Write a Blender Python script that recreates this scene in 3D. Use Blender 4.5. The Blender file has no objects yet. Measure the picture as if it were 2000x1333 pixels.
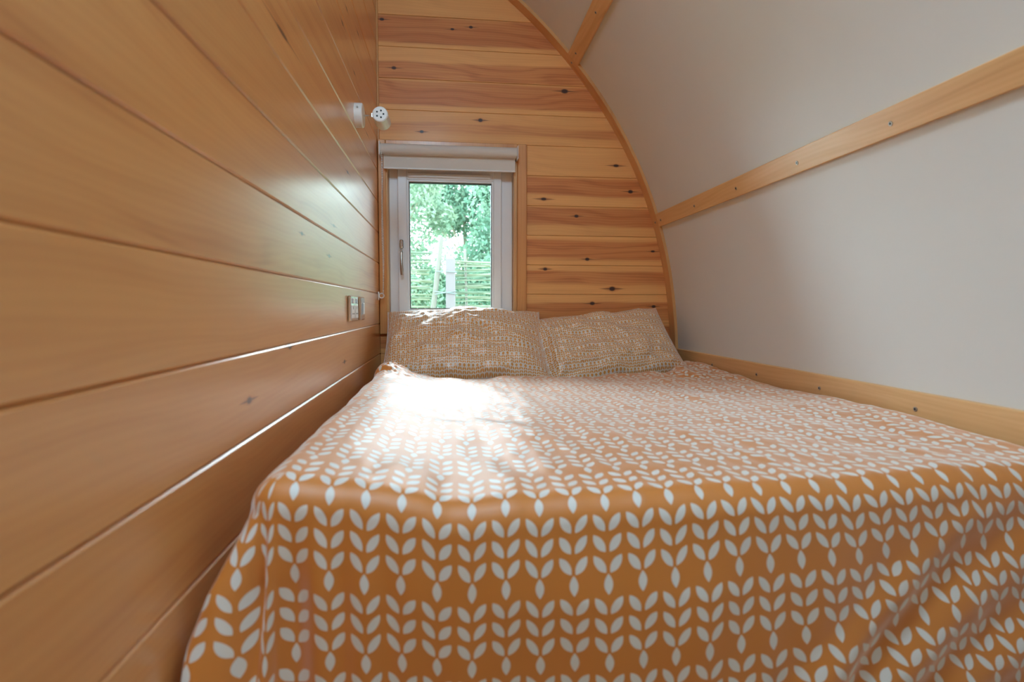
import bpy, math, random
import numpy as np
from mathutils import Vector, Matrix

random.seed(7)
rng = np.random.default_rng(7)
SC = bpy.context.scene
COL = SC.collection

# ------------------------------------------------------------------ dimensions (metres; heights are measured from the eye line, H above the floor)
H = 0.86            # eye height above the cabin floor
D = 2.69            # distance of the far end wall
XL = -0.343         # plane of the boarded left wall
PITCH = 0.145       # cover width of a board
Z0 = -0.0777        # height of one board joint
YP = 0.28           # near end of the boarded partition
YF = -3.2           # front end of the cabin, behind the viewer

# ------------------------------------------------------------------ camera
cam_d = bpy.data.cameras.new('camera')
cam = bpy.data.objects.new('camera', cam_d)
COL.objects.link(cam)
cam_d.sensor_width = 36.0
cam_d.lens = 36.0 * 1065.16 / 2000.0
cam_d.clip_start = 0.02
cam_d.dof.use_dof = True
cam_d.dof.focus_distance = 2.35
cam_d.dof.aperture_fstop = 3.2
yaw, pit, rol = 0.110529, 0.0609286, 0.00099
fw = Vector((math.sin(yaw) * math.cos(pit), math.cos(yaw) * math.cos(pit), -math.sin(pit)))
rt = Vector((math.cos(yaw), -math.sin(yaw), 0.0))
up = rt.cross(fw)
cr, sr = math.cos(rol), math.sin(rol)
R_, U_ = rt * cr + up * sr, up * cr - rt * sr
cam.matrix_world = Matrix(((R_.x, U_.x, -fw.x, 0), (R_.y, U_.y, -fw.y, 0), (R_.z, U_.z, -fw.z, H), (0, 0, 0, 1)))
SC.camera = cam

# ------------------------------------------------------------------ sky, sun, daylight, exposure
world = bpy.data.worlds.new('overcast_sky')
SC.world = world
world.use_nodes = True
wn = world.node_tree.nodes
wn['Background'].inputs['Color'].default_value = (0.78, 0.91, 1.0, 1)
wn['Background'].inputs['Strength'].default_value = 8.5

def lamp(name, kind, loc, energy, color, aim=None, **kw):
    l = bpy.data.lights.new(name, kind)
    l.energy = energy
    l.color = color
    for k, v in kw.items():
        setattr(l, k, v)
    o = bpy.data.objects.new(name, l)
    COL.objects.link(o)
    o.location = (loc[0], loc[1], loc[2] + H)
    if aim is not None:
        o.rotation_euler = Vector(aim).to_track_quat('-Z', 'Y').to_euler()
    return o

# brightest part of the overcast sky, over the hedge beyond the bed window
lamp('hazy_sun', 'SUN', (0, 6, 6), 32.0, (0.74, 0.90, 1.0), aim=(0.50, -1.0, -0.58), angle=math.radians(70))
# added fill light, unseen overhead, to brighten the far end of the room
lamp('overhead_fill', 'POINT', (-0.20, 0.25, 1.46), 54.0, (0.52, 0.79, 1.0), shadow_soft_size=0.18)
# warm cabin lamp behind the viewer
lamp('cabin_lamp', 'POINT', (-0.06, -0.40, -0.20), 1.6, (1.0, 0.66, 0.34), shadow_soft_size=0.06)
# sampling portals only steer the sky light through the two openings
pw = lamp('window_portal', 'AREA', (0.0, D + 0.12, 0.28), 1.0, (1, 1, 1), aim=(0, -1, 0), shape='RECTANGLE', size=0.42, size_y=0.68)
pw.data.cycles.is_portal = True

vs = SC.view_settings
SC.display_settings.display_device = 'sRGB'
vs.view_transform = 'Standard'
vs.look = 'None'
vs.exposure = 0.0
vs.gamma = 1.0
vs.use_curve_mapping = False
SC.cycles.max_bounces = 12
SC.cycles.diffuse_bounces = 8
SC.cycles.glossy_bounces = 4
SC.cycles.transparent_max_bounces = 12
SC.cycles.sample_clamp_indirect = 6.0
SC.cycles.caustics_reflective = False
SC.cycles.caustics_refractive = False

# ------------------------------------------------------------------ object helpers
ORG = {}

def tag(o, label=None, cat=None, group=None, kind=None):
    if label: o['label'] = label
    if cat: o['category'] = cat
    if group: o['group'] = group
    if kind: o['kind'] = kind
    return o

def thing(name, loc, label, cat, group=None, kind=None):
    o = bpy.data.objects.new(name, None)
    o.empty_display_size = 0.05
    COL.objects.link(o)
    o.location = (loc[0], loc[1], loc[2] + H)
    ORG[o] = np.array(loc, float)
    return tag(o, label, cat, group, kind)

class MB:
    """collects shapes for ONE mesh object"""
    def __init__(self):
        self.v, self.f, self.m, self.n = [], [], [], 0
    def add(self, verts, faces, mi=0):
        verts = [tuple(map(float, q)) for q in verts]
        self.v += verts
        self.f += [tuple(i + self.n for i in f) for f in faces]
        self.m += [mi] * len(faces)
        self.n += len(verts)
        return self
    def box(self, a, b, mi=0, bev=0.0):
        (x0, y0, z0), (x1, y1, z1) = a, b
        if bev <= 0:
            v = [(x0, y0, z0), (x1, y0, z0), (x1, y1, z0), (x0, y1, z0), (x0, y0, z1), (x1, y0, z1), (x1, y1, z1), (x0, y1, z1)]
            return self.add(v, [(0, 3, 2, 1), (4, 5, 6, 7), (0, 1, 5, 4), (1, 2, 6, 5), (2, 3, 7, 6), (3, 0, 4, 7)], mi)
        c = [(x0 + x1) / 2, (y0 + y1) / 2, (z0 + z1) / 2]
        h = [(x1 - x0) / 2, (y1 - y0) / 2, (z1 - z0) / 2]
        b_ = min(bev, min(h) * 0.9)
        idx, v = {}, []
        for sx in (-1, 1):
            for sy in (-1, 1):
                for sz in (-1, 1):
                    for ax in range(3):
                        q = [sx * (h[0] - b_), sy * (h[1] - b_), sz * (h[2] - b_)]
                        q[ax] = (sx, sy, sz)[ax] * h[ax]
                        idx[(sx, sy, sz, ax)] = len(v)
                        v.append([c[i] + q[i] for i in range(3)])
        f = []
        S = (-1, 1)
        for s in S:
            f.append([idx[(s, a_, b2, 0)] for a_, b2 in ((-1, -1), (s, -s) if s > 0 else (-1, 1), (1, 1), (-s, s) if s > 0 else (1, -1))])
            f.append([idx[(a_, s, b2, 1)] for a_, b2 in ((-1, -1), (1, -1), (1, 1), (-1, 1))][::s])
            f.append([idx[(a_, b2, s, 2)] for a_, b2 in ((-1, -1), (1, -1), (1, 1), (-1, 1))][::s])
        for s1 in S:
            for s2 in S:
                f.append([idx[(s1, s2, -1, 0)], idx[(s1, s2, -1, 1)], idx[(s1, s2, 1, 1)], idx[(s1, s2, 1, 0)]])
                f.append([idx[(s1, -1, s2, 0)], idx[(s1, -1, s2, 2)], idx[(s1, 1, s2, 2)], idx[(s1, 1, s2, 0)]])
                f.append([idx[(-1, s1, s2, 1)], idx[(-1, s1, s2, 2)], idx[(1, s1, s2, 2)], idx[(1, s1, s2, 1)]])
        for sx in S:
            for sy in S:
                for sz in S:
                    f.append([idx[(sx, sy, sz, 0)], idx[(sx, sy, sz, 1)], idx[(sx, sy, sz, 2)]])
        self.fix = True
        return self.add(v, f, mi)
    def rings(self, rings, mi=0, cap=True, closed=False):
        n = len(rings[0]); v = [q for r in rings for q in r]; f = []
        m = len(rings)
        for i in range(m if closed else m - 1):
            a, b = i * n, ((i + 1) % m) * n
            for j in range(n):
                k = (j + 1) % n
                f.append((a + j, a + k, b + k, b + j))
        if cap and not closed:
            f.append(tuple(range(n))[::-1]); f.append(tuple((m - 1) * n + j for j in range(n)))
        return self.add(v, f, mi)
    def lathe(self, p0, ax, prof, n=20, mi=0):
        p0 = Vector(p0); ax = Vector(ax).normalized()
        a = ax.orthogonal().normalized(); b = ax.cross(a)
        R = [[p0 + ax * h + (a * math.cos(2 * math.pi * j / n) + b * math.sin(2 * math.pi * j / n)) * max(r, 1e-5) for j in range(n)] for h, r in prof]
        return self.rings(R, mi)
    def tube(self, path, r, n=10, mi=0, closed=False):
        P = [Vector(q) for q in path]; R = []
        a = None
        for i, q in enumerate(P):
            t = (P[(i + 1) % len(P)] - P[i - 1]) if closed else (P[min(i + 1, len(P) - 1)] - P[max(i - 1, 0)])
            t.normalize()
            a = t.orthogonal().normalized() if a is None else (a - t * a.dot(t)).normalized()
            b = t.cross(a)
            rr = r[i] if hasattr(r, '__len__') else r
            R.append([q + (a * math.cos(2 * math.pi * j / n) + b * math.sin(2 * math.pi * j / n)) * rr for j in range(n)])
        return self.rings(R, mi, closed=closed)

def obj(name, mb, mats, parent=None, smooth=None, uv=None, org=None):
    v = np.array(mb.v, float)
    if parent is not None:
        base = ORG[parent]
        o_ = np.array(org, float) if org is not None else base
    elif org is not None:
        base = None; o_ = np.array(org, float)
    else:
        base = None; o_ = np.array([(v[:, 0].min() + v[:, 0].max()) / 2, (v[:, 1].min() + v[:, 1].max()) / 2, v[:, 2].min()])
    me = bpy.data.meshes.new(name)
    me.from_pydata([tuple(q) for q in (v - o_)], [], mb.f)
    mats = mats if isinstance(mats, (list, tuple)) else [mats]
    for m in mats: me.materials.append(m)
    if len(mats) > 1:
        me.polygons.foreach_set('material_index', mb.m)
    if uv is not None:
        L = me.uv_layers.new(name='UVMap')
        li = np.zeros(len(me.loops), int); me.loops.foreach_get('vertex_index', li)
        L.data.foreach_set('uv', np.asarray(uv, float)[li].ravel())
    if getattr(mb, 'fix', False):
        import bmesh
        bm = bmesh.new(); bm.from_mesh(me); bmesh.ops.recalc_face_normals(bm, faces=bm.faces); bm.to_mesh(me); bm.free()
    if smooth is not None:
        me.polygons.foreach_set('use_smooth', [True] * len(me.polygons))
        if smooth < 180: me.set_sharp_from_angle(angle=math.radians(smooth))
    o = bpy.data.objects.new(name, me)
    COL.objects.link(o)
    if parent is not None:
        o.parent = parent
        o.location = tuple(o_ - base)
    else:
        o.location = (o_[0], o_[1], o_[2] + H)
    ORG[o] = o_
    return o

def again(o, name, at, parent):
    """another piece sharing the mesh of o"""
    c = o.copy(); c.name = name; COL.objects.link(c); c.parent = parent
    c.location = tuple(np.array(at, float) - ORG[parent])
    ORG[c] = np.array(at, float)
    return c

# ------------------------------------------------------------------ material helpers
class S:
    """a shader socket with arithmetic"""
    nt = None
    def __init__(s, k): s.k = k
    @staticmethod
    def op(o, *a, clamp=False):
        n = S.nt.nodes.new('ShaderNodeMath'); n.operation = o; n.use_clamp = clamp
        for i, q in enumerate(a):
            if isinstance(q, S): S.nt.links.new(q.k, n.inputs[i])
            else: n.inputs[i].default_value = float(q)
        return S(n.outputs[0])
    def __add__(a, b): return S.op('ADD', a, b)
    __radd__ = __add__
    def __sub__(a, b): return S.op('SUBTRACT', a, b)
    def __rsub__(a, b): return S.op('SUBTRACT', b, a)
    def __mul__(a, b): return S.op('MULTIPLY', a, b)
    __rmul__ = __mul__
    def __truediv__(a, b): return S.op('DIVIDE', a, b)
    def abs(a): return S.op('ABSOLUTE', a)
    def fract(a): return S.op('FRACT', a)
    def floor(a): return S.op('FLOOR', a)
    def sqrt(a): return S.op('SQRT', a)
    def sin(a): return S.op('SINE', a)
    def max(a, b): return S.op('MAXIMUM', a, b)
    def min(a, b): return S.op('MINIMUM', a, b)
    def lt(a, b): return S.op('LESS_THAN', a, b)
    def gt(a, b): return S.op('GREATER_THAN', a, b)
    def step(a, lo, hi):
        n = S.nt.nodes.new('ShaderNodeMapRange'); n.interpolation_type = 'SMOOTHSTEP'
        S.nt.links.new(a.k, n.inputs[0]); n.inputs[1].default_value = lo; n.inputs[2].default_value = hi
        return S(n.outputs[0])

def comb(x, y, z):
    n = S.nt.nodes.new('ShaderNodeCombineXYZ')
    for i, q in enumerate((x, y, z)):
        if isinstance(q, S): S.nt.links.new(q.k, n.inputs[i])
        else: n.inputs[i].default_value = q
    return S(n.outputs[0])

def noise(vec, scale, detail=3.0, rough=0.5):
    n = S.nt.nodes.new('ShaderNodeTexNoise')
    S.nt.links.new(vec.k, n.inputs['Vector'])
    n.inputs['Scale'].default_value = scale; n.inputs['Detail'].default_value = detail; n.inputs['Roughness'].default_value = rough
    return S(n.outputs['Fac'] if 'Fac' in n.outputs else n.outputs[0])

def white(v):
    n = S.nt.nodes.new('ShaderNodeTexWhiteNoise'); n.noise_dimensions = '1D'
    S.nt.links.new(v.k, n.inputs['W'])
    return S(n.outputs['Value'])

def mixc(f, a, b):
    n = S.nt.nodes.new('ShaderNodeMix'); n.data_type = 'RGBA'
    for i, q in ((0, f), (6, a), (7, b)):
        if isinstance(q, S): S.nt.links.new(q.k, n.inputs[i])
        elif i == 0: n.inputs[0].default_value = q
        else: n.inputs[i].default_value = (*q, 1)
    return S(n.outputs[2])

def position():
    g = S.nt.nodes.new('ShaderNodeNewGeometry')
    x = S.nt.nodes.new('ShaderNodeSeparateXYZ')
    S.nt.links.new(g.outputs['Position'], x.inputs[0])
    return S(x.outputs[0]), S(x.outputs[1]), S(x.outputs[2]) - H

def new_mat(name):
    m = bpy.data.materials.new(name); m.use_nodes = True
    S.nt = m.node_tree
    return m, m.node_tree.nodes['Principled BSDF']

def put(b, key, val):
    if isinstance(val, S): S.nt.links.new(val.k, b.inputs[key])
    elif isinstance(val, tuple): b.inputs[key].default_value = (*val, 1)
    else: b.inputs[key].default_value = val

def bump(b, h, strength, dist):
    n = S.nt.nodes.new('ShaderNodeBump')
    n.inputs['Strength'].default_value = strength; n.inputs['Distance'].default_value = dist
    S.nt.links.new(h.k, n.inputs['Height']); S.nt.links.new(n.outputs[0], b.inputs['Normal'])

def plain(name, col, rough=0.5, metal=0.0, coat=0.0, mottle=0.0, spec=0.5):
    m, b = new_mat(name)
    if mottle:
        x, y, z = position()
        f = noise(comb(x, y, z), 14.0, 4.0)
        put(b, 'Base Color', mixc(f, tuple(c * (1 - mottle) for c in col), tuple(min(1, c * (1 + mottle)) for c in col)))
    else: put(b, 'Base Color', col)
    put(b, 'Roughness', rough); put(b, 'Metallic', metal); put(b, 'Coat Weight', coat); put(b, 'Specular IOR Level', spec)
    return m

def pine(name, along, sap, heart, bands=None, knots=(), streak=0.35, rough=0.42, coat=0.0, coat_rough=0.2, tint=0.16, across=None, spec=0.5):
    """varnished softwood: long grain along one axis, heartwood bands per board, knots at their places"""
    m, b = new_mat(name)
    x, y, z = position()
    A = {'x': x, 'y': y, 'z': z}[along]
    Bc = {'x': x, 'y': y, 'z': z}[across or ('z' if along != 'z' else 'x')]
    C = {'x': x, 'y': y, 'z': z}[[q for q in 'xyz' if q not in (along, across or ('z' if along != 'z' else 'x'))][0]]
    k = (Bc - Z0) / PITCH
    board = k.floor(); fr = k.fract()
    rnd = white(board + 0.37)
    inner = (fr * math.pi).sin()
    # grain bends round the knots
    bend = None; dark = None; halo = None
    for (a0, b0, ra, rb) in knots:
        da = (A - a0) / ra; db = (Bc - b0) / rb
        d2 = (da * da + db * db)
        q = d2.sqrt()
        mk = 1.0 - q.step(0.55, 1.05)
        sd = ((A - a0) / (ra * 4.2)).abs() + ((Bc - b0) / (rb * 0.42)).abs()
        mk = mk.max((1.0 - sd.step(0.5, 1.0)) * 0.75)
        hl = 1.0 - (((A - a0) / (ra * 4.5)).abs() + db.abs() / 2.0).step(0.25, 1.0)
        dark = mk if dark is None else dark.max(mk)
        halo = hl if halo is None else halo.max(hl)
    shift = rnd * 17.0
    low = noise(comb(A * 1.1 + shift, Bc * 5.0, C * 3.0), 1.0, 2.0)
    mid = noise(comb(A * 3.0 + shift, Bc * 16.0, C * 8.0), 1.0, 3.0)
    wob = (low - 0.5) * 0.11 + (mid - 0.5) * 0.012
    if halo is not None: wob = wob + halo * 0.004
    ring = ((Bc + wob + C * 0.4) * 560.0).sin() * 0.5 + 0.5
    strk = noise(comb(A * 0.9 + shift, Bc * 42.0, C * 30.0), 1.0, 3.0, 0.6).step(0.32, 0.68)
    fine = noise(comb(A * 5.0 + shift, Bc * 320.0, C * 200.0), 1.0, 3.0, 0.65)
    cath = ((Bc * 0.55 + wob * 1.7) * 210.0).sin() * 0.5 + 0.5
    g = ring * 0.20 + fine * 0.28 + cath * cath * 0.24 + strk * 0.28
    if bands:
        n = S.nt.nodes.new('ShaderNodeValToRGB')
        cr_ = n.color_ramp
        lo, hi = -0.9, 1.9
        stops = []
        for (ki, f0, f1, v) in sorted(bands, key=lambda q: q[0] * 10 + 1 - q[2]):
            za, zb = Z0 + (ki + 1 - f1) * PITCH, Z0 + (ki + 1 - f0) * PITCH
            stops += [(za - 0.004, 0.0), (za + 0.004, v), (zb - 0.004, v), (zb + 0.004, 0.0)]
        stops.sort()
        els = cr_.elements
        while len(els) > 1: els.remove(els[-1])
        els[0].position = 0.0; els[0].color = (0, 0, 0, 1)
        for zz, v in stops[:31]:
            e = els.new((zz - lo) / (hi - lo)); e.color = (v, v, v, 1)
        src = (Bc + (noise(comb(A * 1.6 + shift, Bc * 2.0, C), 1.0, 2.0) - 0.5) * 0.055 * inner - lo) / (hi - lo)
        S.nt.links.new(src.k, n.inputs[0])
        sep = S.nt.nodes.new('ShaderNodeSeparateColor'); S.nt.links.new(n.outputs[0], sep.inputs[0])
        hb = S(sep.outputs[0])
    else:
        hb = noise(comb(A * 0.7 + shift * 2.0, Bc * 9.0 + rnd * 5.0, C * 5.0), 1.0, 2.0).step(0.52, 0.72) * 0.55
    f = S.op('ADD', hb * (0.62 + 0.38 * g), (g - 0.15) * streak, clamp=True)
    if halo is not None: f = S.op('MAXIMUM', f, halo * 0.8)
    col = mixc(f, sap, heart)
    if tint:
        v = 1.0 - tint + rnd * (2 * tint)
        hs = S.nt.nodes.new('ShaderNodeHueSaturation'); S.nt.links.new(v.k, hs.inputs['Value']); S.nt.links.new(col.k, hs.inputs['Color'])
        col = S(hs.outputs[0])
    col = mixc(S.op('MULTIPLY', (cath * cath * 0.7 + ring * 0.3).step(0.55, 0.9), hb * 0.32, clamp=True), col, tuple(c * 0.66 for c in heart))
    if dark is not None: col = mixc(dark, col, (0.055, 0.02, 0.012))
    put(b, 'Base Color', col); put(b, 'Roughness', rough); put(b, 'Coat Weight', coat); put(b, 'Coat Roughness', coat_rough)
    put(b, 'Specular IOR Level', spec)
    bump(b, g, 0.06, 0.002)
    return m

def leaf_print(name, base, leaf, su=0.048, sv=0.02825, fat=0.215, rough=0.50, sheen=1.0, bud=1.0, spec=0.8):
    """columns of paired leaves: three pairs, then one bud, repeating"""
    m, b = new_mat(name)
    uvn = S.nt.nodes.new('ShaderNodeUVMap'); uvn.uv_map = 'UVMap'
    sp = S.nt.nodes.new('ShaderNodeSeparateXYZ'); S.nt.links.new(uvn.outputs[0], sp.inputs[0])
    U, V = S(sp.outputs[0]), S(sp.outputs[1])
    X = ((U / su).fract() - 0.5).abs() * (su / sv)
    r4 = V / sv
    Y = r4.fract()
    row = ((r4.floor() / 4.0).fract() * 4.0)
    isbud = row.lt(0.5)
    cx, cy, dx, dy, hl = 0.395, 0.48, 0.55, 0.835, 0.525
    a = (X - cx) * dx + (Y - cy) * dy
    q = (Y - cy) * dx - (X - cx) * dy
    wl = (1.0 - S.op('POWER', (a / hl).abs(), 2.3)) * fat
    inl = (wl - q.abs()).step(-0.012, 0.012)
    a2 = (Y - 0.5) / 0.50
    wb = (1.0 - a2 * a2) * (fat * bud)
    inb = (wb - X).step(-0.012, 0.012)
    mask = inb * isbud + inl * (1.0 - isbud)
    weave = noise(comb(U * 900.0, V * 900.0, 0.0), 1.0, 1.0)
    put(b, 'Base Color', mixc(mask, base, leaf))
    put(b, 'Roughness', rough); put(b, 'Sheen Weight', sheen); put(b, 'Sheen Roughness', 0.35); put(b, 'Specular IOR Level', spec)
    bump(b, weave, 0.08, 0.0005)
    return m

# ------------------------------------------------------------------ materials
SAP = (0.74, 0.44, 0.19)
HEART = (0.50, 0.19, 0.065)
BACK_KNOTS = [(-0.263, 1.129, .014, .009), (0.1, 1.335, .012, .008), (0.012, 1.321, .012, .006), (-0.316, 1.348, .014, .008),
              (0.556, 1.057, .022, .013), (0.144, 0.903, .014, .010), (-0.136, 0.839, .012, .008), (0.819, 0.707, .018, .008),
              (0.455, 0.535, .018, .008), (0.895, 0.581, .016, .010), (0.62, 0.455, .014, .009), (0.677, 0.243, .014, .009),
              (1.016, 0.286, .014, .006), (0.464, 0.192, .013, .009), (0.807, 0.096, .020, .013), (0.705, 0.022, .016, .010), (1.025, 0.007, .014, .009)]
BACK_BANDS = [(-1, .10, .80, .9), (0, .30, .92, .8), (1, .25, .67, .85), (2, .15, .83, .9), (3, .06, .68, .95), (4, .05, .62, .95),
              (6, .42, .74, .5)]
BACK_BANDS2 = [(7, .06, .82, .9)]
LEFT_KNOTS = [(1.206, .565, .05, .006), (1.863, .914, .022, .006), (1.941, 1.0, .022, .005), (2.165, 1.029, .03, .004), (2.072, .845, .02, .005),
              (2.36, .718, .04, .004), (1.908, .453, .02, .005), (1.208, -.083, .016, .007), (.965, -.158, .014, .007), (1.798, -.174, .014, .008),
              (1.604, .146, .013, .006), (1.321, .171, .010, .005), (1.673, .241, .018, .005)]
M = {}
M['pine_left'] = pine('varnished_pine_left', 'y', (0.74, 0.375, 0.132), (0.56, 0.22, 0.065), knots=LEFT_KNOTS, streak=0.55, rough=0.36, coat=1.0, coat_rough=0.25, spec=0.8, tint=0.06)
M['pine_back'] = pine('varnished_pine_back', 'x', (0.90, 0.47, 0.16), (0.60, 0.20, 0.055), bands=BACK_BANDS + BACK_BANDS2[:0], knots=BACK_KNOTS, streak=0.45, rough=0.55, coat=0.08, tint=0.05)
M['pine_back_top'] = pine('varnished_pine_back_top', 'x', (0.90, 0.47, 0.16), (0.60, 0.20, 0.055), bands=[(7, .04, .82, .9), (8, .46, .97, .8), (9, .04, .86, .95), (6, .42, .74, .5), (11, .2, .8, .8)], knots=BACK_KNOTS[:8], streak=0.45, rough=0.55, coat=0.08, tint=0.05)
M['pine_trim'] = pine('varnished_pine_batten', 'y', (0.80, 0.50, 0.23), (0.62, 0.31, 0.11), streak=0.7, rough=0.38, coat=0.4, coat_rough=0.25, tint=0.0)
M['pine_arch'] = pine('varnished_pine_arch', 'z', (0.70, 0.38, 0.15), (0.52, 0.22, 0.07), streak=0.3, rough=0.42, coat=0.3, tint=0.0, across='y')
M['pine_case'] = pine('varnished_pine_casing', 'z', (0.76, 0.36, 0.115), (0.56, 0.20, 0.055), streak=0.6, rough=0.42, coat=0.3, tint=0.0)
M['pine_floor'] = pine('pine_floor', 'y', (0.5, 0.3, 0.14), (0.36, 0.17, 0.07), rough=0.5, tint=0.1, across='x')
M['backing'] = plain('softwood_backing', (0.16, 0.08, 0.035), 0.8)
M['upvc'] = plain('white_window_plastic', (0.86, 0.89, 0.93), 0.25)
M['white_plastic'] = plain('white_plastic', (0.82, 0.81, 0.79), 0.35)
M['dark'] = plain('dark_recess', (0.015, 0.013, 0.012), 0.6)
M['steel'] = plain('screw_steel', (0.50, 0.47, 0.43), 0.35, 1.0)
M['chrome'] = plain('polished_chrome', (0.75, 0.75, 0.75), 0.15, 1.0)
M['brushed'] = plain('brushed_steel_plate', (0.85, 0.84, 0.82), 0.12, 1.0)
M['bronze'] = plain('handle_satin_nickel', (0.50, 0.44, 0.38), 0.3, 1.0)
M['rubber'] = plain('glazing_gasket', (0.03, 0.035, 0.035), 0.6)
M['blind'] = plain('blind_fabric', (0.72, 0.67, 0.61), 0.85)
M['mattress'] = plain('mattress_ticking', (0.7, 0.68, 0.64), 0.9, mottle=0.05)
M['duvet'] = leaf_print('ochre_cotton_white_leaves', (0.68, 0.24, 0.036), (0.80, 0.81, 0.79))
M['pillow'] = leaf_print('white_cotton_ochre_leaves', (0.80, 0.74, 0.68), (0.74, 0.34, 0.06), su=0.0185, sv=0.0109, fat=0.29, bud=1.7, rough=0.42, spec=0.7)

def panel_material():
    m, b = new_mat('off_white_wall_panel')
    x, y, z = position()
    f = noise(comb(x * 0.7, y, z), 3.0, 3.0)
    put(b, 'Base Color', mixc(f, (0.69, 0.705, 0.695), (0.725, 0.74, 0.73)))
    put(b, 'Roughness', 0.5); put(b, 'Specular IOR Level', 0.4)
    bump(b, noise(comb(x, y, z), 60.0, 3.0), 0.05, 0.002)
    return m
M['panel'] = panel_material()

def glass_material():
    m = bpy.data.materials.new('window_glass'); m.use_nodes = True
    nt = m.node_tree; nt.nodes.clear()
    o = nt.nodes.new('ShaderNodeOutputMaterial'); t = nt.nodes.new('ShaderNodeBsdfTransparent'); g = nt.nodes.new('ShaderNodeBsdfGlossy')
    f = nt.nodes.new('ShaderNodeFresnel'); x = nt.nodes.new('ShaderNodeMixShader')
    t.inputs[0].default_value = (0.95, 0.98, 0.97, 1); g.inputs['Roughness'].default_value = 0.01; f.inputs[0].default_value = 1.45
    nt.links.new(f.outputs[0], x.inputs[0]); nt.links.new(t.outputs[0], x.inputs[1]); nt.links.new(g.outputs[0], x.inputs[2]); nt.links.new(x.outputs[0], o.inputs[0])
    return m
M['glass'] = glass_material()

def leaf_material(name, c0, c1):
    m = bpy.data.materials.new(name); m.use_nodes = True
    S.nt = nt = m.node_tree; nt.nodes.clear()
    o = nt.nodes.new('ShaderNodeOutputMaterial'); d = nt.nodes.new('ShaderNodeBsdfDiffuse'); t = nt.nodes.new('ShaderNodeBsdfTranslucent'); x = nt.nodes.new('ShaderNodeMixShader')
    px, py, pz = position()
    c = mixc(noise(comb(px, py, pz), 4.0, 4.0).step(0.35, 0.65), c0, c1)
    nt.links.new(c.k, d.inputs[0]); nt.links.new(c.k, t.inputs[0])
    x.inputs[0].default_value = 0.25
    nt.links.new(d.outputs[0], x.inputs[1]); nt.links.new(t.outputs[0], x.inputs[2]); nt.links.new(x.outputs[0], o.inputs[0])
    return m
M['leaf_pale'] = leaf_material('pale_green_leaves', (0.21, 0.33, 0.24), (0.30, 0.39, 0.28))
M['leaf_mid'] = leaf_material('mid_green_leaves', (0.11, 0.23, 0.16), (0.20, 0.31, 0.22))
M['bark'] = plain('bark', (0.30, 0.26, 0.20), 0.9, mottle=0.2)
M['rod'] = plain('hazel_rod', (0.23, 0.30, 0.20), 0.8, mottle=0.25)
M['rod_dark'] = plain('hazel_rod_weathered', (0.14, 0.22, 0.15), 0.8, mottle=0.25)
M['stake'] = plain('peeled_stake', (0.22, 0.235, 0.20), 0.8, mottle=0.12)
M['post'] = plain('pale_fence_post', (0.235, 0.225, 0.235), 0.8, mottle=0.05)
M['wire'] = plain('wire_tie', (0.22, 0.30, 0.30), 0.5)
M['grass'] = plain('grass_ground', (0.14, 0.22, 0.10), 0.95, mottle=0.3)

# ------------------------------------------------------------------ the curved cross-section of the cabin
PTS = np.array([(-.42, 1.865), (-.25, 1.79), (-.10, 1.715), (.03, 1.64), (.16, 1.555), (0.276, 1.471), (0.399, 1.372), (0.497, 1.269), (0.597, 1.15), (.667, 1.073), (.753, .955), (.841, .828),
                (.922, .657), (.972, .53), (1.018, .404), (1.055, .273), (1.085, .111), (1.099, 0), (1.113, -.15), (1.120, -.3), (1.121, -.45), (1.112, -.65), (1.09, -.87)])
seg = np.r_[0, np.cumsum(np.hypot(*np.diff(PTS, axis=0).T))]
px_, pz_ = np.polyfit(seg, PTS[:, 0], 7), np.polyfit(seg, PTS[:, 1], 7)
ss = np.linspace(0, seg[-1], 121)
INN = np.stack([np.polyval(px_, ss), np.polyval(pz_, ss)], 1)          # inner faces of battens and arch trim
tg = np.gradient(INN, axis=0); tg /= np.linalg.norm(tg, axis=1)[:, None]
NRM = np.stack([-tg[:, 1], tg[:, 0]], 1)                                # outward
TB = 0.014                                                              # batten thickness
PAN = INN + NRM * TB                                                    # inner face of the panels
def at_z(z):                                                            # index (float) on the curve by height
    return float(np.interp(-z, -INN[:, 1], np.arange(len(INN))))
def arch_x(z, off=0.0):
    C = INN + NRM * off
    return float(np.interp(-z, -C[:, 1], C[:, 0]))

# ------------------------------------------------------------------ floor
fl = tag(obj('floor', MB().box((-1.9, YF, -H - 0.08), (1.3, D, -H - 0.02)), M['backing'], org=(0.4, 0.2, -H)), 'boarded cabin floor under the bed', 'floor', kind='structure')
for i in range(-10, 10):
    x0 = XL + i * PITCH
    obj('floorboard', MB().box((x0 + .001, YF, -H - 0.02), (x0 + PITCH - .001, D, -H), bev=.003), M['pine_floor'], fl)

# ------------------------------------------------------------------ left wall: tongue and groove boards running away from the viewer
wl = tag(obj('wall_left', MB().box((XL - .06, YP, -H - .05), (XL - .015, D + .02, 1.84)), M['backing']), 'varnished pine board wall left of the bed', 'wall', kind='structure')
C = 0.0034
for k in range(-6, 14):
    za, zb = Z0 + k * PITCH + .0005, min(Z0 + (k + 1) * PITCH - .0005, 1.83)
    if za < -H: za = -H
    sec = [(XL - .015, za), (XL - C, za), (XL, za + C), (XL, zb - C), (XL - C, zb), (XL - .015, zb)]
    mb = MB().rings([[(x, YP, z) for x, z in sec][::-1], [(x, D - .0005, z) for x, z in sec][::-1]])
    obj('plank', mb, M['pine_left'], wl)

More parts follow.
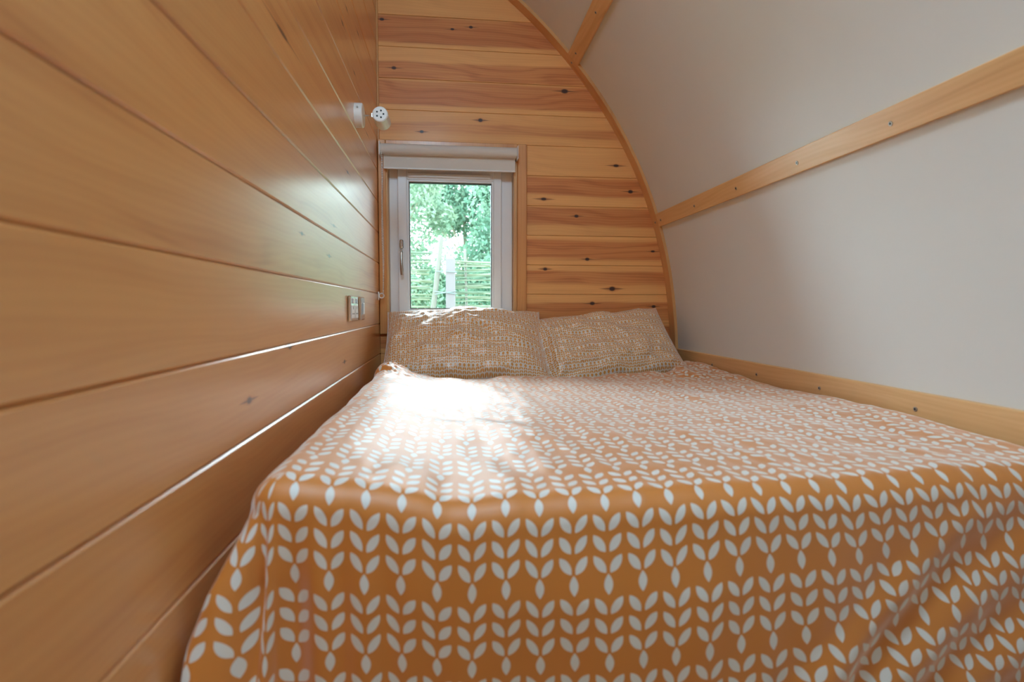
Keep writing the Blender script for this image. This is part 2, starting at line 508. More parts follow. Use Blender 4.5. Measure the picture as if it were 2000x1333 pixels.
# ------------------------------------------------------------------ far end wall: level boards cut to the arch, with the window opening
WX0, WX1, WZ0, WZ1 = -.315, .325, -.115, .705                            # opening
bk = MB()
ya, yb = D + .016, D + .10
bk.box((XL - .06, ya, -H - .05), (WX0, yb, 1.9)); bk.box((WX1, ya, -H - .05), (1.35, yb, 1.9))
bk.box((WX0, ya, -H - .05), (WX1, yb, WZ0)); bk.box((WX0, ya, WZ1), (WX1, yb, 1.9))
wb = tag(obj('wall_back', bk, M['backing']), 'varnished pine board end wall around the window', 'wall', kind='structure')
c2 = 0.0016
def back_plank(za, zb, x0, x1=None):
    sec = [(D + .016, za), (D + c2, za), (D, za + c2), (D, zb - c2), (D + c2, zb), (D + .016, zb)]
    ex = lambda z: min(x1 if x1 is not None else 9, arch_x(z, TB * 0.6))
    L, R = [(x0, y, z) for y, z in sec], [(max(ex(z), x0 + .01), y, z) for y, z in sec]
    obj('plank', MB().rings([L, R]), M['pine_back_top'] if za > .78 else M['pine_back'], wb)
for k in range(-6, 13):
    za, zb = Z0 + k * PITCH + .0006, Z0 + (k + 1) * PITCH - .0006
    za = max(za, -H)
    if k == -1:
        back_plank(za, -.128, XL + .001)
        back_plank(-.1275, zb, .33)
    elif 0 <= k <= 5:
        back_plank(za, zb, .33)
    else:
        back_plank(za, zb, XL + .001)
tag(obj('trim_1', MB().lathe((XL + .004, D - .004, .79), (0, 0, 1), [(0, .006), (1.05, .006)], 8), M['pine_arch'], smooth=60), 'slim pine corner bead above the roller blind', 'trim', kind='structure')

# ------------------------------------------------------------------ curved right wall: three bent panels
wr = thing('wall_right', (1.1, 0.2, -H), 'smooth off-white curved wall right of the bed', 'wall', kind='structure')
cuts = [0, at_z(1.178), at_z(.43), at_z(-.24), len(INN) - 1]
for a, b in zip(cuts[:-1], cuts[1:]):
    ids = np.linspace(a, b, 24)
    ip = lambda A: np.stack([np.interp(ids, np.arange(len(A)), A[:, j]) for j in (0, 1)], 1)
    inner, outer = ip(PAN), ip(PAN + NRM * .05)
    loop = [tuple(q) for q in inner] + [tuple(q) for q in outer[::-1]]
    n = len(loop)
    v = [(x, YF - .05, z) for x, z in loop] + [(x, D + .05, z) for x, z in loop]
    f = [(j, (j + 1) % n, (j + 1) % n + n, j + n) for j in range(n)]
    h = len(inner)
    for j in range(h - 1):
        f.append((j + 1, j, n - 1 - j, n - 2 - j)); f.append((j + n, j + 1 + n, 2 * n - 2 - j, 2 * n - 1 - j))
    obj('panel', MB().add(v, f), M['panel'], wr, smooth=30)

# ------------------------------------------------------------------ battens with screws, and the bent arch strip
_ssrc = [None]
def screw(parent, at, nx, ny, nz):
    q = Vector((nx, ny, nz)).normalized()
    if _ssrc[0] is None:
        mb = MB().lathe((0, 0, -.001), (0, 0, 1), [(0, .0058), (.0016, .0058), (.0022, .0050), (.0022, .0030)], 14, 0)
        mb.lathe((0, 0, .0005), (0, 0, 1), [(0, .0030), (.0008, .0030)], 10, 1)
        o = obj('screw', mb, [M['steel'], M['dark']], parent, smooth=35, org=(0, 0, 0))
        _ssrc[0] = o
        o.location = tuple(np.array(at) - ORG[parent]); ORG[o] = np.array(at, float)
    else:
        o = again(_ssrc[0], 'screw', at, parent)
    o.rotation_mode = 'QUATERNION'; o.rotation_quaternion = q.to_track_quat('Z', 'Y')
    return o

def batten(name, z_hi, z_lo, label, ys, frac=.5):
    a, b = at_z(z_hi), at_z(z_lo)
    ev = lambda A, i: np.array([np.interp(i, np.arange(len(A)), A[:, j]) for j in (0, 1)])
    P0, P1 = ev(INN, a), ev(INN, b)
    t = (P1 - P0) / np.linalg.norm(P1 - P0); n = np.array([-t[1], t[0]])
    w = np.linalg.norm(P1 - P0); ch = .002
    prof = [(0, TB + .004), (0, ch), (ch, 0), (w - ch, 0), (w, ch), (w, TB + .004)]
    loop = [P0 + t * u + n * d for u, d in prof]
    R = [[(q[0], y, q[1]) for q in loop] for y in (YF, D - .0685)]
    o = obj(name, MB().rings(R[::-1]), M['pine_trim'])
    tag(o, label, 'batten', kind='structure')
    for y in ys:
        c = P0 + t * w * frac
        screw(o, (c[0] - n[0] * .0005, y, c[1] - n[1] * .0005), -n[0], 0, -n[1])
    return o
batten('trim_2', .461, .398, 'pine batten with screws across the middle of the curved wall', (2.58, 2.211, 1.874, 1.528, 1.184, .84, .5), .56)
batten('trim_3', -.203, -.275, 'pine batten along the curved wall beside the duvet', (2.235, 1.889, 1.543, 1.195, .85), .58)
batten('trim_4', 1.206, 1.152, 'pine batten high on the curved wall at the top of the picture', (2.557, 2.205, 1.86), .5)
i0, i1 = 2, at_z(-.60)
ids = np.linspace(i0, i1, 90)
ev2 = lambda A: np.stack([np.interp(ids, np.arange(len(A)), A[:, j]) for j in (0, 1)], 1)
I_, O_ = ev2(INN), ev2(INN + NRM * (TB + .004))
y0, y1, ch = D - .068, D - .001, .002
I2 = ev2(INN + NRM * ch)
R = [[(I_[j][0], y1, I_[j][1]), (I_[j][0], y0 + ch, I_[j][1]), (I2[j][0], y0, I2[j][1]), (O_[j][0], y0, O_[j][1]), (O_[j][0], y1, O_[j][1])] for j in range(len(ids))]
arch = tag(obj('trim_5', MB().rings(R), M['pine_arch'], smooth=30), 'bent pine arch strip where end wall meets the curved wall', 'trim', kind='structure')
for zz in (1.178, .425):
    j = at_z(zz); q = [np.interp(j, np.arange(len(INN)), INN[:, c]) for c in (0, 1)]; nn = [np.interp(j, np.arange(len(INN)), NRM[:, c]) for c in (0, 1)]
    screw(arch, (q[0] - nn[0] * .0005, 2.652, q[1] - nn[1] * .0005), -nn[0], 0, -nn[1])

# ------------------------------------------------------------------ front end (behind the viewer): glazed door in a plain wall
wf = MB()
wf.box((-1.95, YF - .06, -H - .05), (-.12, YF, 1.95)); wf.box((.88, YF - .06, -H - .05), (1.35, YF, 1.95)); wf.box((-.12, YF - .06, 1.05), (.88, YF, 1.95))
tag(obj('wall_front', wf, M['pine_left']), 'pine wall at the front end holding the white door', 'wall', kind='structure')
dr = thing('door_1', (.38, YF - .03, -H), 'white boarded door at the front end behind the viewer', 'door', kind='structure')
f = MB()
f.box((-.12, YF - .06, -H), (-.02, YF - .01, 1.05)); f.box((.78, YF - .06, -H), (.88, YF - .01, 1.05)); f.box((-.02, YF - .06, .95), (.78, YF - .01, 1.05)); f.box((-.02, YF - .06, -H), (.78, YF - .01, -H + .14))
obj('door_frame', f, M['upvc'], dr)
obj('door_panel', MB().box((-.02, YF - .045, -H + .14), (.78, YF - .02, .95), bev=.004), M['upvc'], dr)

# ------------------------------------------------------------------ open half of the cabin, left of and behind the viewer
ids = np.linspace(0, len(INN) - 1, 40)
ip = lambda A: np.stack([np.interp(ids, np.arange(len(A)), A[:, j]) for j in (0, 1)], 1)
inner, outer = ip(PAN) * (-1, 1) - (.76, 0), ip(PAN + NRM * .05) * (-1, 1) - (.76, 0)
R = [[(inner[j][0], YF, inner[j][1]), (inner[j][0], D, inner[j][1]), (outer[j][0], D, outer[j][1]), (outer[j][0], YF, outer[j][1])] for j in range(40)]
tag(obj('wall_outer', MB().rings(R), M['panel'], smooth=30), 'curved off-white wall of the open half behind the viewer', 'wall', kind='structure')
tag(obj('wall_partition', MB().box((-1.90, YP + .001, -H), (XL - .0605, YP + .06, 1.84)), M['pine_left']), 'pine partition end beside the open half of the cabin', 'wall', kind='structure')

# ------------------------------------------------------------------ window_1
wi = thing('window_1', (0, 2.75, WZ0), 'white casement window with pine casing above the pillows', 'window', kind='structure')
obj('casing', MB().box((.3225, D - .02, -.135), (.369, D + .001, .7915), bev=.003), M['pine_case'], wi)
obj('casing', MB().box((XL + .002, D - .02, -.128), (-.3055, D + .001, .7915), bev=.003), M['pine_case'], wi)
obj('casing', MB().box((-.3050, D - .02, .718), (.322, D + .001, .7915), bev=.003), M['pine_case'], wi)
obj('casing', MB().box((-.3050, D - .02, -.1275), (.322, D + .001, -.085), bev=.003), M['pine_case'], wi)
M['pine_lining'] = pine('varnished_pine_lining', 'z', (0.74, 0.44, 0.19), (0.60, 0.28, 0.10), streak=0.3, tint=0.0)
for a, b in (((.306, D - .010, -.10), (.322, 2.80, .71)), ((-.312, D - .010, -.10), (-.299, 2.80, .71)), ((-.299, D - .010, .697), (.306, 2.80, .711)), ((-.299, D - .010, -.11), (.306, 2.80, -.098))):
    obj('jamb_lining', MB().box(a, b, bev=.0015), M['pine_lining'], wi)
FX0, FX1, FZ0, FZ1 = -.298, .304, -.097, .695
def ring_frame(x0, x1, z0, z1, w, ya, yb, bev):
    m = MB()
    m.box((x0, ya, z0), (x0 + w, yb, z1), bev=bev); m.box((x1 - w, ya, z0), (x1, yb, z1), bev=bev)
    m.box((x0 + w * .98, ya, z1 - w), (x1 - w * .98, yb, z1), bev=bev); m.box((x0 + w * .98, ya, z0), (x1 - w * .98, yb, z0 + w), bev=bev)
    return m
obj('window_frame', ring_frame(FX0, FX1, FZ0, FZ1, .055, 2.735, 2.80, .003), M['upvc'], wi)
SX0, SX1, SZ0, SZ1 = -.2565, .2485, -.060, .683
GX0, GX1, GZ0, GZ1 = -.202, .200, -.005, .611
sm = MB()
for a, b in (((SX0, 2.716, SZ0), (GX0 - .008, 2.785, SZ1)), ((GX1 + .008, 2.716, SZ0), (SX1, 2.785, SZ1)), ((GX0 - .009, 2.716, GZ1 + .008), (GX1 + .009, 2.785, SZ1)), ((GX0 - .009, 2.716, SZ0), (GX1 + .009, 2.785, GZ0 - .008))):
    sm.box(a, b, bev=.004)
sash = obj('sash', sm, M['upvc'], wi)
obj('glazing_bead', ring_frame(GX0 - .010, GX1 + .010, GZ0 - .010, GZ1 + .010, .010, 2.722, 2.76, .003), M['upvc'], sash)
obj('gasket', ring_frame(GX0, GX1, GZ0, GZ1, .003, 2.735, 2.76, .0), M['rubber'], sash)
obj('pane', MB().box((GX0 - .004, 2.748, GZ0 - .004), (GX1 + .004, 2.752, GZ1 + .004)), M['glass'], sash)
tv = MB().box((-.205, 2.704, .628), (.195, 2.717, .650), bev=.004)
tv.box((-.19, 2.7025, .637), (.18, 2.705, .639), 1)
obj('trickle_vent', tv, [M['upvc'], M['white_plastic']], sash)
hd = MB().box((-.2475, 2.700, .285), (-.2295, 2.717, .330), bev=.005)
hd.lathe((-.2385, 2.703, .272), (0, -1, 0), [(0, .0085), (.016, .0085), (.020, .006)], 14)
hand = obj('handle', hd, M['chrome'], wi, smooth=40)
lv = [(-.2385, 2.690, .270), (-.2385, 2.684, .245), (-.237, 2.680, .215), (-.236, 2.681, .185), (-.2355, 2.684, .158)]
obj('lever', MB().tube(lv, [.0065, .006, .0075, .0085, .0065], 10), M['bronze'], hand, smooth=60)

# ------------------------------------------------------------------ roller blind
rb = thing('roller_blind', (0, 2.64, .645), 'white roller blind rolled up at the top of the window', 'blind')
TY, TZ, TR = 2.637, .738, .0245
obj('tube', MB().lathe((-.322, TY, TZ), (1, 0, 0), [(0, TR), (.636, TR)], 28), M['blind'], rb, smooth=40)
fb = MB()
prof = [(TY + TR * .55, TZ - TR * .85), (TY + .016, TZ - .04), (TY + .0165, .657)]
for j in range(len(prof) - 1):
    (ya, za), (yb, zb) = prof[j], prof[j + 1]
    fb.add([(-.312, ya, za), (.309, ya, za), (.309, yb, zb), (-.312, yb, zb), (-.312, ya + .001, za), (.309, ya + .001, za), (.309, yb + .001, zb), (-.312, yb + .001, zb)], [(0, 1, 2, 3), (7, 6, 5, 4), (0, 3, 7, 4), (1, 5, 6, 2)])
obj('fabric', fb, M['blind'], rb)
obj('bottom_bar', MB().box((-.313, TY + .012, .651), (.310, TY + .021, .658), bev=.002), M['white_plastic'], rb)
obj('bracket', MB().box((-.330, 2.612, .706), (-.324, 2.6695, .768), bev=.002), M['white_plastic'], rb)
obj('bracket', MB().box((.3155, 2.612, .706), (.3205, 2.6695, .768), bev=.002), M['white_plastic'], rb)
obj('chain_wheel', MB().lathe((-.3238, TY, TZ), (1, 0, 0), [(-.0002, .021), (.0016, .021)], 20), M['white_plastic'], rb, smooth=40)
bc = MB()
for side in (0, 1):
    for i in range(86):
        z = TZ - .012 - i * .0078
        if z < .062: break
        y = TY - .014 + side * .028 * (1 - max(0, (.2 - z)) * 3.5)
        bc.lathe((-.3185 + .0015 * math.sin(i * .11 + side), y, z - .0022), (0, 0, 1), [(0, .0008), (.0012, .0028), (.0029, .0033), (.0046, .0028), (.0058, .0008)], 6)
tag(obj('bead_chain', bc, M['white_plastic'], rb, smooth=180), kind='stuff')
cl = MB().box((XL + .0005, 2.618, .035), (XL + .006, 2.640, .075), bev=.002)
cl.tube([(XL + .016 + .011 * math.cos(a), 2.629, .056 + .011 * math.sin(a)) for a in np.linspace(0, 2 * math.pi, 17)[:-1]], .0032, 8, closed=True)
obj('chain_clip', cl, M['white_plastic'], rb, smooth=50)

# ------------------------------------------------------------------ reading spotlight on the left wall
sp = thing('wall_spotlight', (XL, 2.08, .655), 'white reading spotlight with vented round head on the left wall', 'lamp')
obj('mount', MB().lathe((XL, 2.085, .700), (1, 0, 0), [(0, .043), (.024, .043), (.028, .040), (.029, .030)], 36), M['white_plastic'], sp, smooth=35)
obj('mount_screw', MB().lathe((XL + .013, 2.0425, .716), (0, -1, 0.3), [(-.002, .003), (.003, .003)], 10), M['steel'], sp, smooth=40)
obj('arm', MB().tube([(XL + .027, 2.085, .700), (XL + .05, 2.078, .699), (-.272, 2.072, .698)], .0032, 10), M['chrome'], sp, smooth=60)
obj('joint', MB().lathe((-.283, 2.073, .691), (0, 0, 1), [(0, .005), (.014, .005)], 12), M['chrome'], sp, smooth=40)
ax = Vector((0.02, 1.0, -0.05)).normalized()
hc = Vector((-.2495, 2.03, .690))
hm = MB().lathe(hc, ax, [(0, .024), (.0025, .0275), (.080, .0285), (.082, .0265), (.070, .022), (.068, .001)], 36)
head = obj('head', hm, M['white_plastic'], sp, smooth=35)
side_, upv = ax.cross(Vector((0, 0, 1))).normalized(), None
upv = side_.cross(ax)
for j in range(5):
    a = math.radians(72 * j)
    q = hc + (side_ * math.cos(a) + upv * math.sin(a)) * .0125 - ax * .0004
    obj('vent_hole', MB().lathe(q, ax, [(0, .0034), (.0012, .0034)], 12), M['dark'], head)

# ------------------------------------------------------------------ sockets on the left wall
def plate(name, y0, y1, label, cat, double):
    t = thing(name, (XL, (y0 + y1) / 2, -.047), label, cat)
    obj('faceplate', MB().box((XL, y0, -.047), (XL + .0115, y1, .040), bev=.003), M['brushed'], t)
    F = XL + .0116
    if double:
        for yc in (y0 + .036, y1 - .036):
            ins = obj('socket_insert', MB().box((F - .001, yc - .027, -.036), (F + .0012, yc + .027, .008), bev=.0008), M['white_plastic'], t)
            for dy, z, w, h in ((0, -.001, .0022, .005), (-.011, -.021, .0042, .0022), (.011, -.021, .0042, .0022)):
                obj('pin_slot', MB().box((F + .0008, yc + dy - w, z - h), (F + .0016, yc + dy + w, z + h)), M['dark'], ins)
            obj('switch', MB().box((F - .001, yc - .008, .014), (F + .004, yc + .008, .032), bev=.0015), M['white_plastic'], t)
    else:
        yc = (y0 + y1) / 2
        obj('switch', MB().box((F - .001, yc - .012, -.026), (F + .005, yc + .012, .018), bev=.002), M['white_plastic'], t)
    return t
plate('double_socket', 1.866, 2.006, 'double power socket with brushed metal plate on the left wall', 'socket', True)
plate('light_switch', 2.072, 2.150, 'single metal switch plate between power socket and window', 'switch', False)

# ------------------------------------------------------------------ numpy noise for the cloth
def vnoise(x, y, seed=0):
    xi, yi = np.floor(x).astype(int), np.floor(y).astype(int)
    fx, fy = x - xi, y - yi
    fx, fy = fx * fx * fx * (fx * (fx * 6 - 15) + 10), fy * fy * fy * (fy * (fy * 6 - 15) + 10)
    def hsh(a, b):
        h = (a * 374761393 + b * 668265263 + seed * 974711) & 0x7fffffff
        h = ((h ^ (h >> 13)) * 1274126177) & 0x7fffffff
        return ((h ^ (h >> 16)) & 0xffff) / 65535.0 * 2 - 1
    return (hsh(xi, yi) * (1 - fx) + hsh(xi + 1, yi) * fx) * (1 - fy) + (hsh(xi, yi + 1) * (1 - fx) + hsh(xi + 1, yi + 1) * fx) * fy
def fbm(x, y, seed, o=3):
    return sum(vnoise(x * 2 ** i, y * 2 ** i, seed + i) / 2 ** i for i in range(o))
def ridge(x, y, seed):
    return 1 - np.abs(vnoise(x, y, seed)) * 2
def sst(a, b, x):
    t = np.clip((x - a) / (b - a), 0, 1); return t * t * (3 - 2 * t)

# ------------------------------------------------------------------ bed
bed = thing('bed', (.39, 1.7, -H), 'wooden bed platform and mattress hidden under the duvet', 'bed')
MZ = -.350
obj('platform', MB().box((XL + .01, .92, -H), (1.06, D - .01, -.52), bev=.004), M['pine_floor'], bed)
obj('mattress', MB().box((-.27, .87, -.52), (1.075, D - .03, MZ), bev=.03), M['mattress'], bed, smooth=50)

# ------------------------------------------------------------------ duvet
NS, NT = 340, 380
X0 = -.235
s = np.linspace(X0 - .36, 1.103, NS)[:, None] * np.ones((1, NT))
xs = np.maximum(s, X0)
yh = 2.14 + .018 * vnoise(xs * 6, xs * 0, 3) + .24 * sst(.93, 1.07, xs) + .05 * sst(-.12, -.26, xs)
tt = np.linspace(0, 1, NT)[None, :]
t = -.50 + .8 + 0 * tt
t = (.78 - .52) + tt * (yh + .05 - (.78 - .52))
Y0 = .785 + .055 * sst(.35, 1.0, xs) + .006 * vnoise(xs * 5, xs * 0, 9)
ox, oy = np.minimum(s - X0, 0), np.minimum(t - Y0, 0)
d = np.hypot(ox, oy); dn = np.maximum(d, 1e-6)
nx, ny = ox / dn, oy / dn
r = .045
th = np.minimum(d / r, math.pi / 2); ex = np.maximum(d - r * math.pi / 2, 0)
cw = 2 * np.abs(nx * ny)
flare = .03 + .42 * cw
out = r * np.sin(th) + flare * ex
drop = r * (1 - np.cos(th)) + ex * np.sqrt(np.maximum(1 - flare ** 2, .2))
ang = np.arctan2(-ox, -oy)
side = (d > 1e-5)
sat = np.clip(ex / .10, 0, 1)
out += -.030 * sat * np.exp(-((ang - .33) / .13) ** 2) * (ox < 0) + .014 * sat * np.exp(-((ang - .75) / .16) ** 2)
foot = (ny < -.5)
out += foot * sat * .008 * np.sin(2 * math.pi * xs / .062 + 1.0) * np.exp(-np.maximum(xs + .2, 0) / .11)
out += foot * sat * (.006 * fbm(xs * 7, drop * 2.0, 21) + .010 * fbm(xs * 2.2, drop * 1.5, 25))
cdiag = .62 * xs + .78 * drop
out += foot * np.clip(ex / .03, 0, 1) * .010 * np.cos(2 * math.pi * (cdiag - .59) / .125 + 1.3 * vnoise(xs * 4, drop * 5, 31)) * (.7 + .6 * vnoise(xs * 3, drop * 4, 33)) * sst(.50, .60, cdiag) * sst(.25, .5, xs)
# top surface height
yt = np.maximum(t, Y0)
zt = -.268 + .034 * sst(.05, -.26, xs) + .012 * sst(.5, 1.08, xs) * sst(.8, 1.3, yt) + .012 * sst(.7, 1.0, xs) * sst(1.7, 2.3, yt)
zt += -.010 * sst(1.1, 2.1, yt) * (1 - sst(.6, .9, xs)) * sst(-.2, -.05, xs)
zt += .0055 * fbm(xs * 4.5, yt * 3.0, 41) + .0028 * fbm(xs * 16, yt * 6, 45)
zt += .0025 * np.clip(ridge(xs * 3.2 + yt * .8, yt * 1.2, 51) - .55, 0, 1) * 1.6 + .002 * np.clip(ridge(xs * 5 - yt * 2.2, yt * 2.6 + xs, 55) - .6, 0, 1) * 2
wlump = np.exp(-(((xs + .26) / .10) ** 2 + ((yt - 2.10) / .16) ** 2))
zt += wlump * (.026 + .026 * fbm(xs * 22, yt * 20, 61))
wr2 = np.exp(-(((xs - .95) / .18) ** 2 + ((yt - 2.15) / .25) ** 2))
zt += wr2 * (.006 + .012 * fbm(xs * 14, yt * 12, 65))
headw = sst(1.85, 2.12, yt)
zt += headw * .011 * vnoise(xs * 9, yt * 5, 71)
zt -= .03 * sst(1.075, 1.105, xs)
# roll over at the head edge
dh = np.maximum(t - yh, 0)
rh = .022
zt -= rh * (1 - np.cos(np.minimum(dh / rh, 2.4)))
yy = np.where(dh > 0, yh + rh * np.sin(np.minimum(dh / rh, 2.4)), yt)
X = np.where(side, xs + nx * out * np.where(ox < 0, .98, 1), xs)
Yp = np.where(side, yt + ny * out, yy)
Z = zt - drop
X = np.maximum(X, XL + .006 + .010 * np.clip(-ny, 0, 1))
X = np.minimum(X, 1.100)
V3 = np.stack([X, Yp, Z], 2).reshape(-1, 3)
warp = .004 * fbm(s * 3, t * 3, 81)
corner = (ox < 0) & (oy < 0)
Us = np.where(corner, X0 - ang * (.07 + .40 * d), s); Vs = np.where(corner, Y0 - d, t)
rz = sst(.30, .90, xs)
Us = Us - .30 * np.minimum(drop, .5) * rz
Vs = Vs - .045 * rz * (1 - sst(1.0, 1.5, t))
UV = np.stack([Us + warp - .004, Vs + .053 + .005 * fbm(s * 2.5, t * 2.5, 85)], 2).reshape(-1, 2)
idx = np.arange(NS * NT).reshape(NS, NT)
q = np.stack([idx[:-1, :-1], idx[1:, :-1], idx[1:, 1:], idx[:-1, 1:]], 2).reshape(-1, 4)
mb = MB(); mb.v = [tuple(a) for a in V3]; mb.f = [tuple(int(i) for i in a) for a in q]; mb.m = [0] * len(q)
duv = obj('duvet', mb, M['duvet'], smooth=180, uv=UV, org=(.39, 1.5, -.52))
tag(duv, 'ochre duvet printed with columns of white leaves spread over the bed', 'duvet')
so = duv.modifiers.new('thickness', 'SOLIDIFY'); so.thickness = .006; so.offset = -1

# ------------------------------------------------------------------ pillows
def pillow(name, label, W, Hh, T, base, tilt, roll, seed, creases):
    n, m = 120, 84
    u = np.linspace(-1, 1, n)[:, None] * np.ones((1, m)); v = np.linspace(-1, 1, m)[None, :] * np.ones((n, 1))
    x = u * W / 2 * (1 - .035 * (1 - v ** 2) * np.abs(u)); y = v * Hh / 2 * (1 - .06 * (1 - u ** 2) * np.abs(v))
    env = ((1 - np.abs(u) ** 3.2) * (1 - np.abs(v) ** 3.0))
    prof = np.maximum(env, 0) ** .62
    wr = .012 * fbm(u * 3 + 5, v * 2.2, seed) + .008 * (np.clip(ridge(u * 2.4 + v * 1.1, v * 2.6 - u * .7, seed + 7), 0, 1) ** 3) + .004 * fbm(u * 9, v * 9, seed + 11)
    for (cu, cv, a, ln, wd, amp) in creases:
        du, dv = u - cu, (v - cv) * Hh / W
        al, ac = du * math.cos(a) + dv * math.sin(a), -du * math.sin(a) + dv * math.cos(a)
        wr += amp * np.exp(-(al / ln) ** 2 - (ac / wd) ** 2)
    zf = T * prof + wr * np.minimum(env * 3, 1)
    zb = -T * .55 * prof
    ca, sa = math.cos(tilt), math.sin(tilt)
    cr_, sr_ = math.cos(roll), math.sin(roll)
    def place(x, y, z):
        x2, y2 = x * cr_ - (y + Hh / 2) * sr_, x * sr_ + (y + Hh / 2) * cr_
        return np.stack([base[0] + x2, base[1] + y2 * ca - z * sa, base[2] + y2 * sa + z * ca], -1)
    F, B = place(x, y, zf).reshape(-1, 3), place(x, y, zb).reshape(-1, 3)
    id0 = np.arange(n * m).reshape(n, m); id1 = id0 + n * m
    edge = np.zeros((n, m), bool); edge[0] = edge[-1] = True; edge[:, 0] = edge[:, -1] = True
    id1 = np.where(edge, id0, id1)
    Q = lambda I: np.stack([I[:-1, :-1], I[1:, :-1], I[1:, 1:], I[:-1, 1:]], 2).reshape(-1, 4)
    faces = np.concatenate([Q(id0), Q(id1)[:, ::-1]])
    mb = MB(); mb.v = [tuple(a) for a in np.concatenate([F, B])]; mb.f = [tuple(int(i) for i in a) for a in faces]; mb.m = [0] * len(faces)
    wu = .004 * fbm(u * 2, v * 2, seed + 20)
    uv = np.stack([x + wu, -y + wu], -1).reshape(-1, 2)
    o = obj(name, mb, M['pillow'], smooth=180, uv=np.concatenate([uv, uv]), org=(base[0], base[1], base[2]))
    return tag(o, label, 'pillow', 'pillows at the head of the bed')
pillow('pillow', 'left rumpled pillow with small ochre leaf print below the window', .725, .47, .10, (.062, 2.270, -.322), math.radians(40), .0, 101,
       [(.22, .10, -.62, .26, .035, -.022), (.16, .20, -.62, .28, .03, .014), (.62, -.12, .16, .30, .028, .018), (-.22, .16, .04, .48, .035, .014), (-.12, -.12, -.30, .32, .025, .014), (-.3, -.45, -.22, .28, .025, .010), (.62, -.28, .10, .30, .03, -.016), (.78, .35, .3, .22, .03, -.012), (.30, .55, .12, .30, .03, .012)])
pillow('pillow', 'smoother pillow with ochre leaf print beside the curved wall', .70, .425, .08, (.735, 2.335, -.330), math.radians(45), .13, 131,
       [(-.74, .1, 1.5, .40, .035, .020), (-.50, -.45, .4, .20, .03, .012), (-.55, .45, 1.3, .2, .03, .010), (-.3, -.55, .1, .25, .03, .008)])

# ------------------------------------------------------------------ outside: ground, wattle fence, trees
GZ = -1.25
tag(obj('ground', MB().box((-14, D + .3, GZ - .1), (14, 16, GZ)), M['grass']), 'grass ground beyond the window', 'ground', kind='structure')
def wattle(name, x0, x1, top, y, label, rows, sx, gap):
    t = thing(name, ((x0 + x1) / 2, y, GZ), label, 'fence', 'woven wattle fence panels')
    stakes = np.arange(x0 + .12, x1, .32)
    for i, xq in enumerate(stakes):
        hh = top + .06 + .10 * random.random()
        obj('upright', MB().tube([(xq, y, GZ), (xq + .01, y, (GZ + top) / 2), (xq + .02 * random.uniform(-1, 1), y, hh)], [.016, .014, .011], 6), M['stake'], t, smooth=60)
    z = top
    for i in range(rows):
        z -= gap * random.uniform(.75, 1.3)
        if z < GZ + .05: break
        ph = math.pi * (i % 2)
        L, pts = 9, []
        sl = random.uniform(-.015, .015)
        xs_ = np.linspace(x0 - .03 * random.random(), x1 + .03 * random.random(), 26)
        w1, w2 = random.uniform(0, 6), random.uniform(3, 6)
        for xq in xs_:
            pts.append((xq, y - .022 * math.cos(math.pi * (xq - x0 - .12) / .32 + ph), z + sl * (xq - x0) + .009 * math.sin(w1 + w2 * xq)))
        r0 = random.uniform(.006, .0125)
        obj('rod', MB().tube(pts, np.linspace(r0 * 1.15, r0 * .7, 26) if i % 2 else np.linspace(r0 * .7, r0 * 1.15, 26), 6), M['rod'] if random.random() < .6 else M['rod_dark'], t, smooth=60)
    return t
wattle('wattle_fence', .02, 2.3, .445, 5.05, 'woven hazel fence panel right of the pale post outside', 80, 0, .0235)
wattle('wattle_fence', -2.5, -.20, .505, 5.00, 'woven hazel fence panel left of the slanting stake outside', 70, 0, .026)
tag(obj('fence_post', MB().box((-.049, 4.90, GZ), (.036, 4.985, .44), bev=.006), M['post']), 'broad pale square post between the woven fence panels', 'post')
st = tag(obj('garden_stake', MB().tube([(-.300, 4.96, GZ), (-.205, 4.95, -.35), (-.160, 4.945, 0), (-.115, 4.94, .35), (-.083, 4.94, .63)], [.026, .025, .024, .023, .021], 10), M['stake'], smooth=60), 'slanting round peeled stake beside the pale fence post', 'stake')
for (za, zb, lx, rx) in ((.322, .318, -.135, .05), (.145, .125, -.155, .05), (.118, .150, -.145, .045)):
    wt = MB().tube([(lx, 4.905, za), ((lx + rx) / 2, 4.890, (za + zb) / 2), (rx, 4.893, zb)], .0045, 6)
    obj('wire_tie', wt, M['wire'], st, smooth=60)

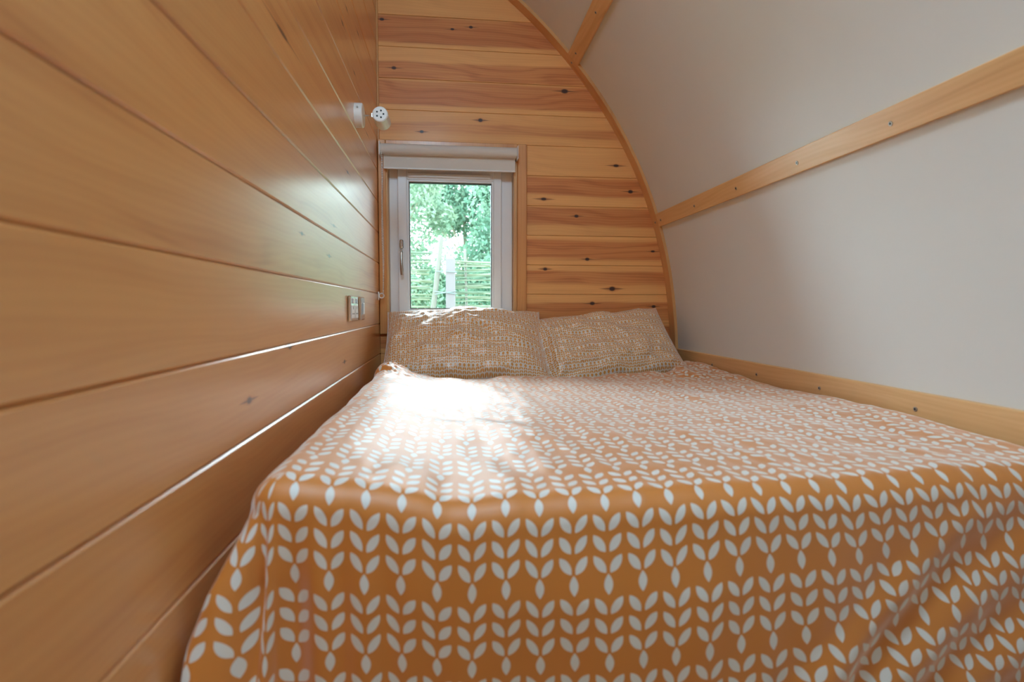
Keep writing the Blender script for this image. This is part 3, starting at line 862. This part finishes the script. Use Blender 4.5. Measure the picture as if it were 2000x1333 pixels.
def tree(name, label, base, hgt, crown, n, mat, seed, lsz):
    rg = np.random.default_rng(seed)
    t = thing(name, base, label, 'tree', 'trees beyond the woven fence')
    b = Vector(base)
    tr = MB().tube([b, b + Vector((.05, 0, hgt * .4)), b + Vector((-.03, .05, hgt * .8))], [.07, .05, .02], 8)
    obj('trunk', tr, M['bark'], t, smooth=60)
    bm_ = MB()
    blobs = []
    for i in range(26):
        c = np.array([float(np.clip(rg.normal(), -1.3, 1.3)) * crown[0] * .5, float(np.clip(rg.normal(), -1.3, 1.3)) * crown[1] * .5, rg.uniform(crown[2], crown[3])])
        blobs.append((c, rg.uniform(.22, .5)))
        p1 = b + Vector((0, 0, min(c[2] * .6, hgt * .75))); p2 = b + Vector(c)
        bm_.tube([p1, (p1 + p2) / 2 + Vector((0, 0, .05)), p2], [.018, .012, .005], 5)
    obj('branches', bm_, M['bark'], t, smooth=60)
    ci = rg.integers(0, len(blobs), n)
    cen = np.array([q[0] for q in blobs])[ci]; rad = np.array([q[1] for q in blobs])[ci]
    dv = rg.normal(size=(n, 3)); dv /= np.linalg.norm(dv, axis=1)[:, None]
    pos = np.array(base) + cen + dv * (rad * rg.uniform(.2, 1, n) ** .5)[:, None]
    a = rg.normal(size=(n, 3)); a[:, 2] -= .3; a /= np.linalg.norm(a, axis=1)[:, None]
    bb = np.cross(a, rg.normal(size=(n, 3))); bb /= np.linalg.norm(bb, axis=1)[:, None]
    sz = lsz * rg.uniform(.6, 1.3, n)[:, None]
    q0, q1, q2, q3 = pos - a * sz * .6, pos + bb * sz * .32, pos + a * sz * .6, pos - bb * sz * .32
    vv = np.stack([q0, q1, q2, q3], 1).reshape(-1, 3)
    vv[:, 2] = np.maximum(vv[:, 2], GZ + .01)
    mb = MB(); mb.v = [tuple(w) for w in vv]; mb.f = [(4 * i, 4 * i + 1, 4 * i + 2, 4 * i + 3) for i in range(n)]; mb.m = [0] * n
    tag(obj('foliage', mb, mat, t), kind='stuff')
tree('tree', 'bushy green tree filling the right of the window view', (1.0, 7.4, GZ), 3.4, (1.1, .4, .9, 2.9), 15000, M['leaf_mid'], 11, .060)
tree('tree', 'pale loose tree at the left of the window view', (-1.0, 9.3, GZ), 3.6, (1.3, .4, .9, 3.6), 13000, M['leaf_pale'], 12, .065)
tree('shrub', 'low dense shrub behind the fence right of the pale post', (.98, 5.9, GZ), 1.2, (.9, .2, .3, 1.85), 9000, M['leaf_mid'], 13, .045)
tree('tree', 'tall tree far behind the middle of the window view', (.3, 12.2, GZ), 5.0, (2.2, .5, 1.0, 3.9), 22000, M['leaf_mid'], 14, .085)
tree('shrub', 'low leafy shrub behind the fence left of the slanting stake', (-1.30, 5.85, GZ), 1.2, (.9, .2, .3, 1.75), 8000, M['leaf_mid'], 15, .045)
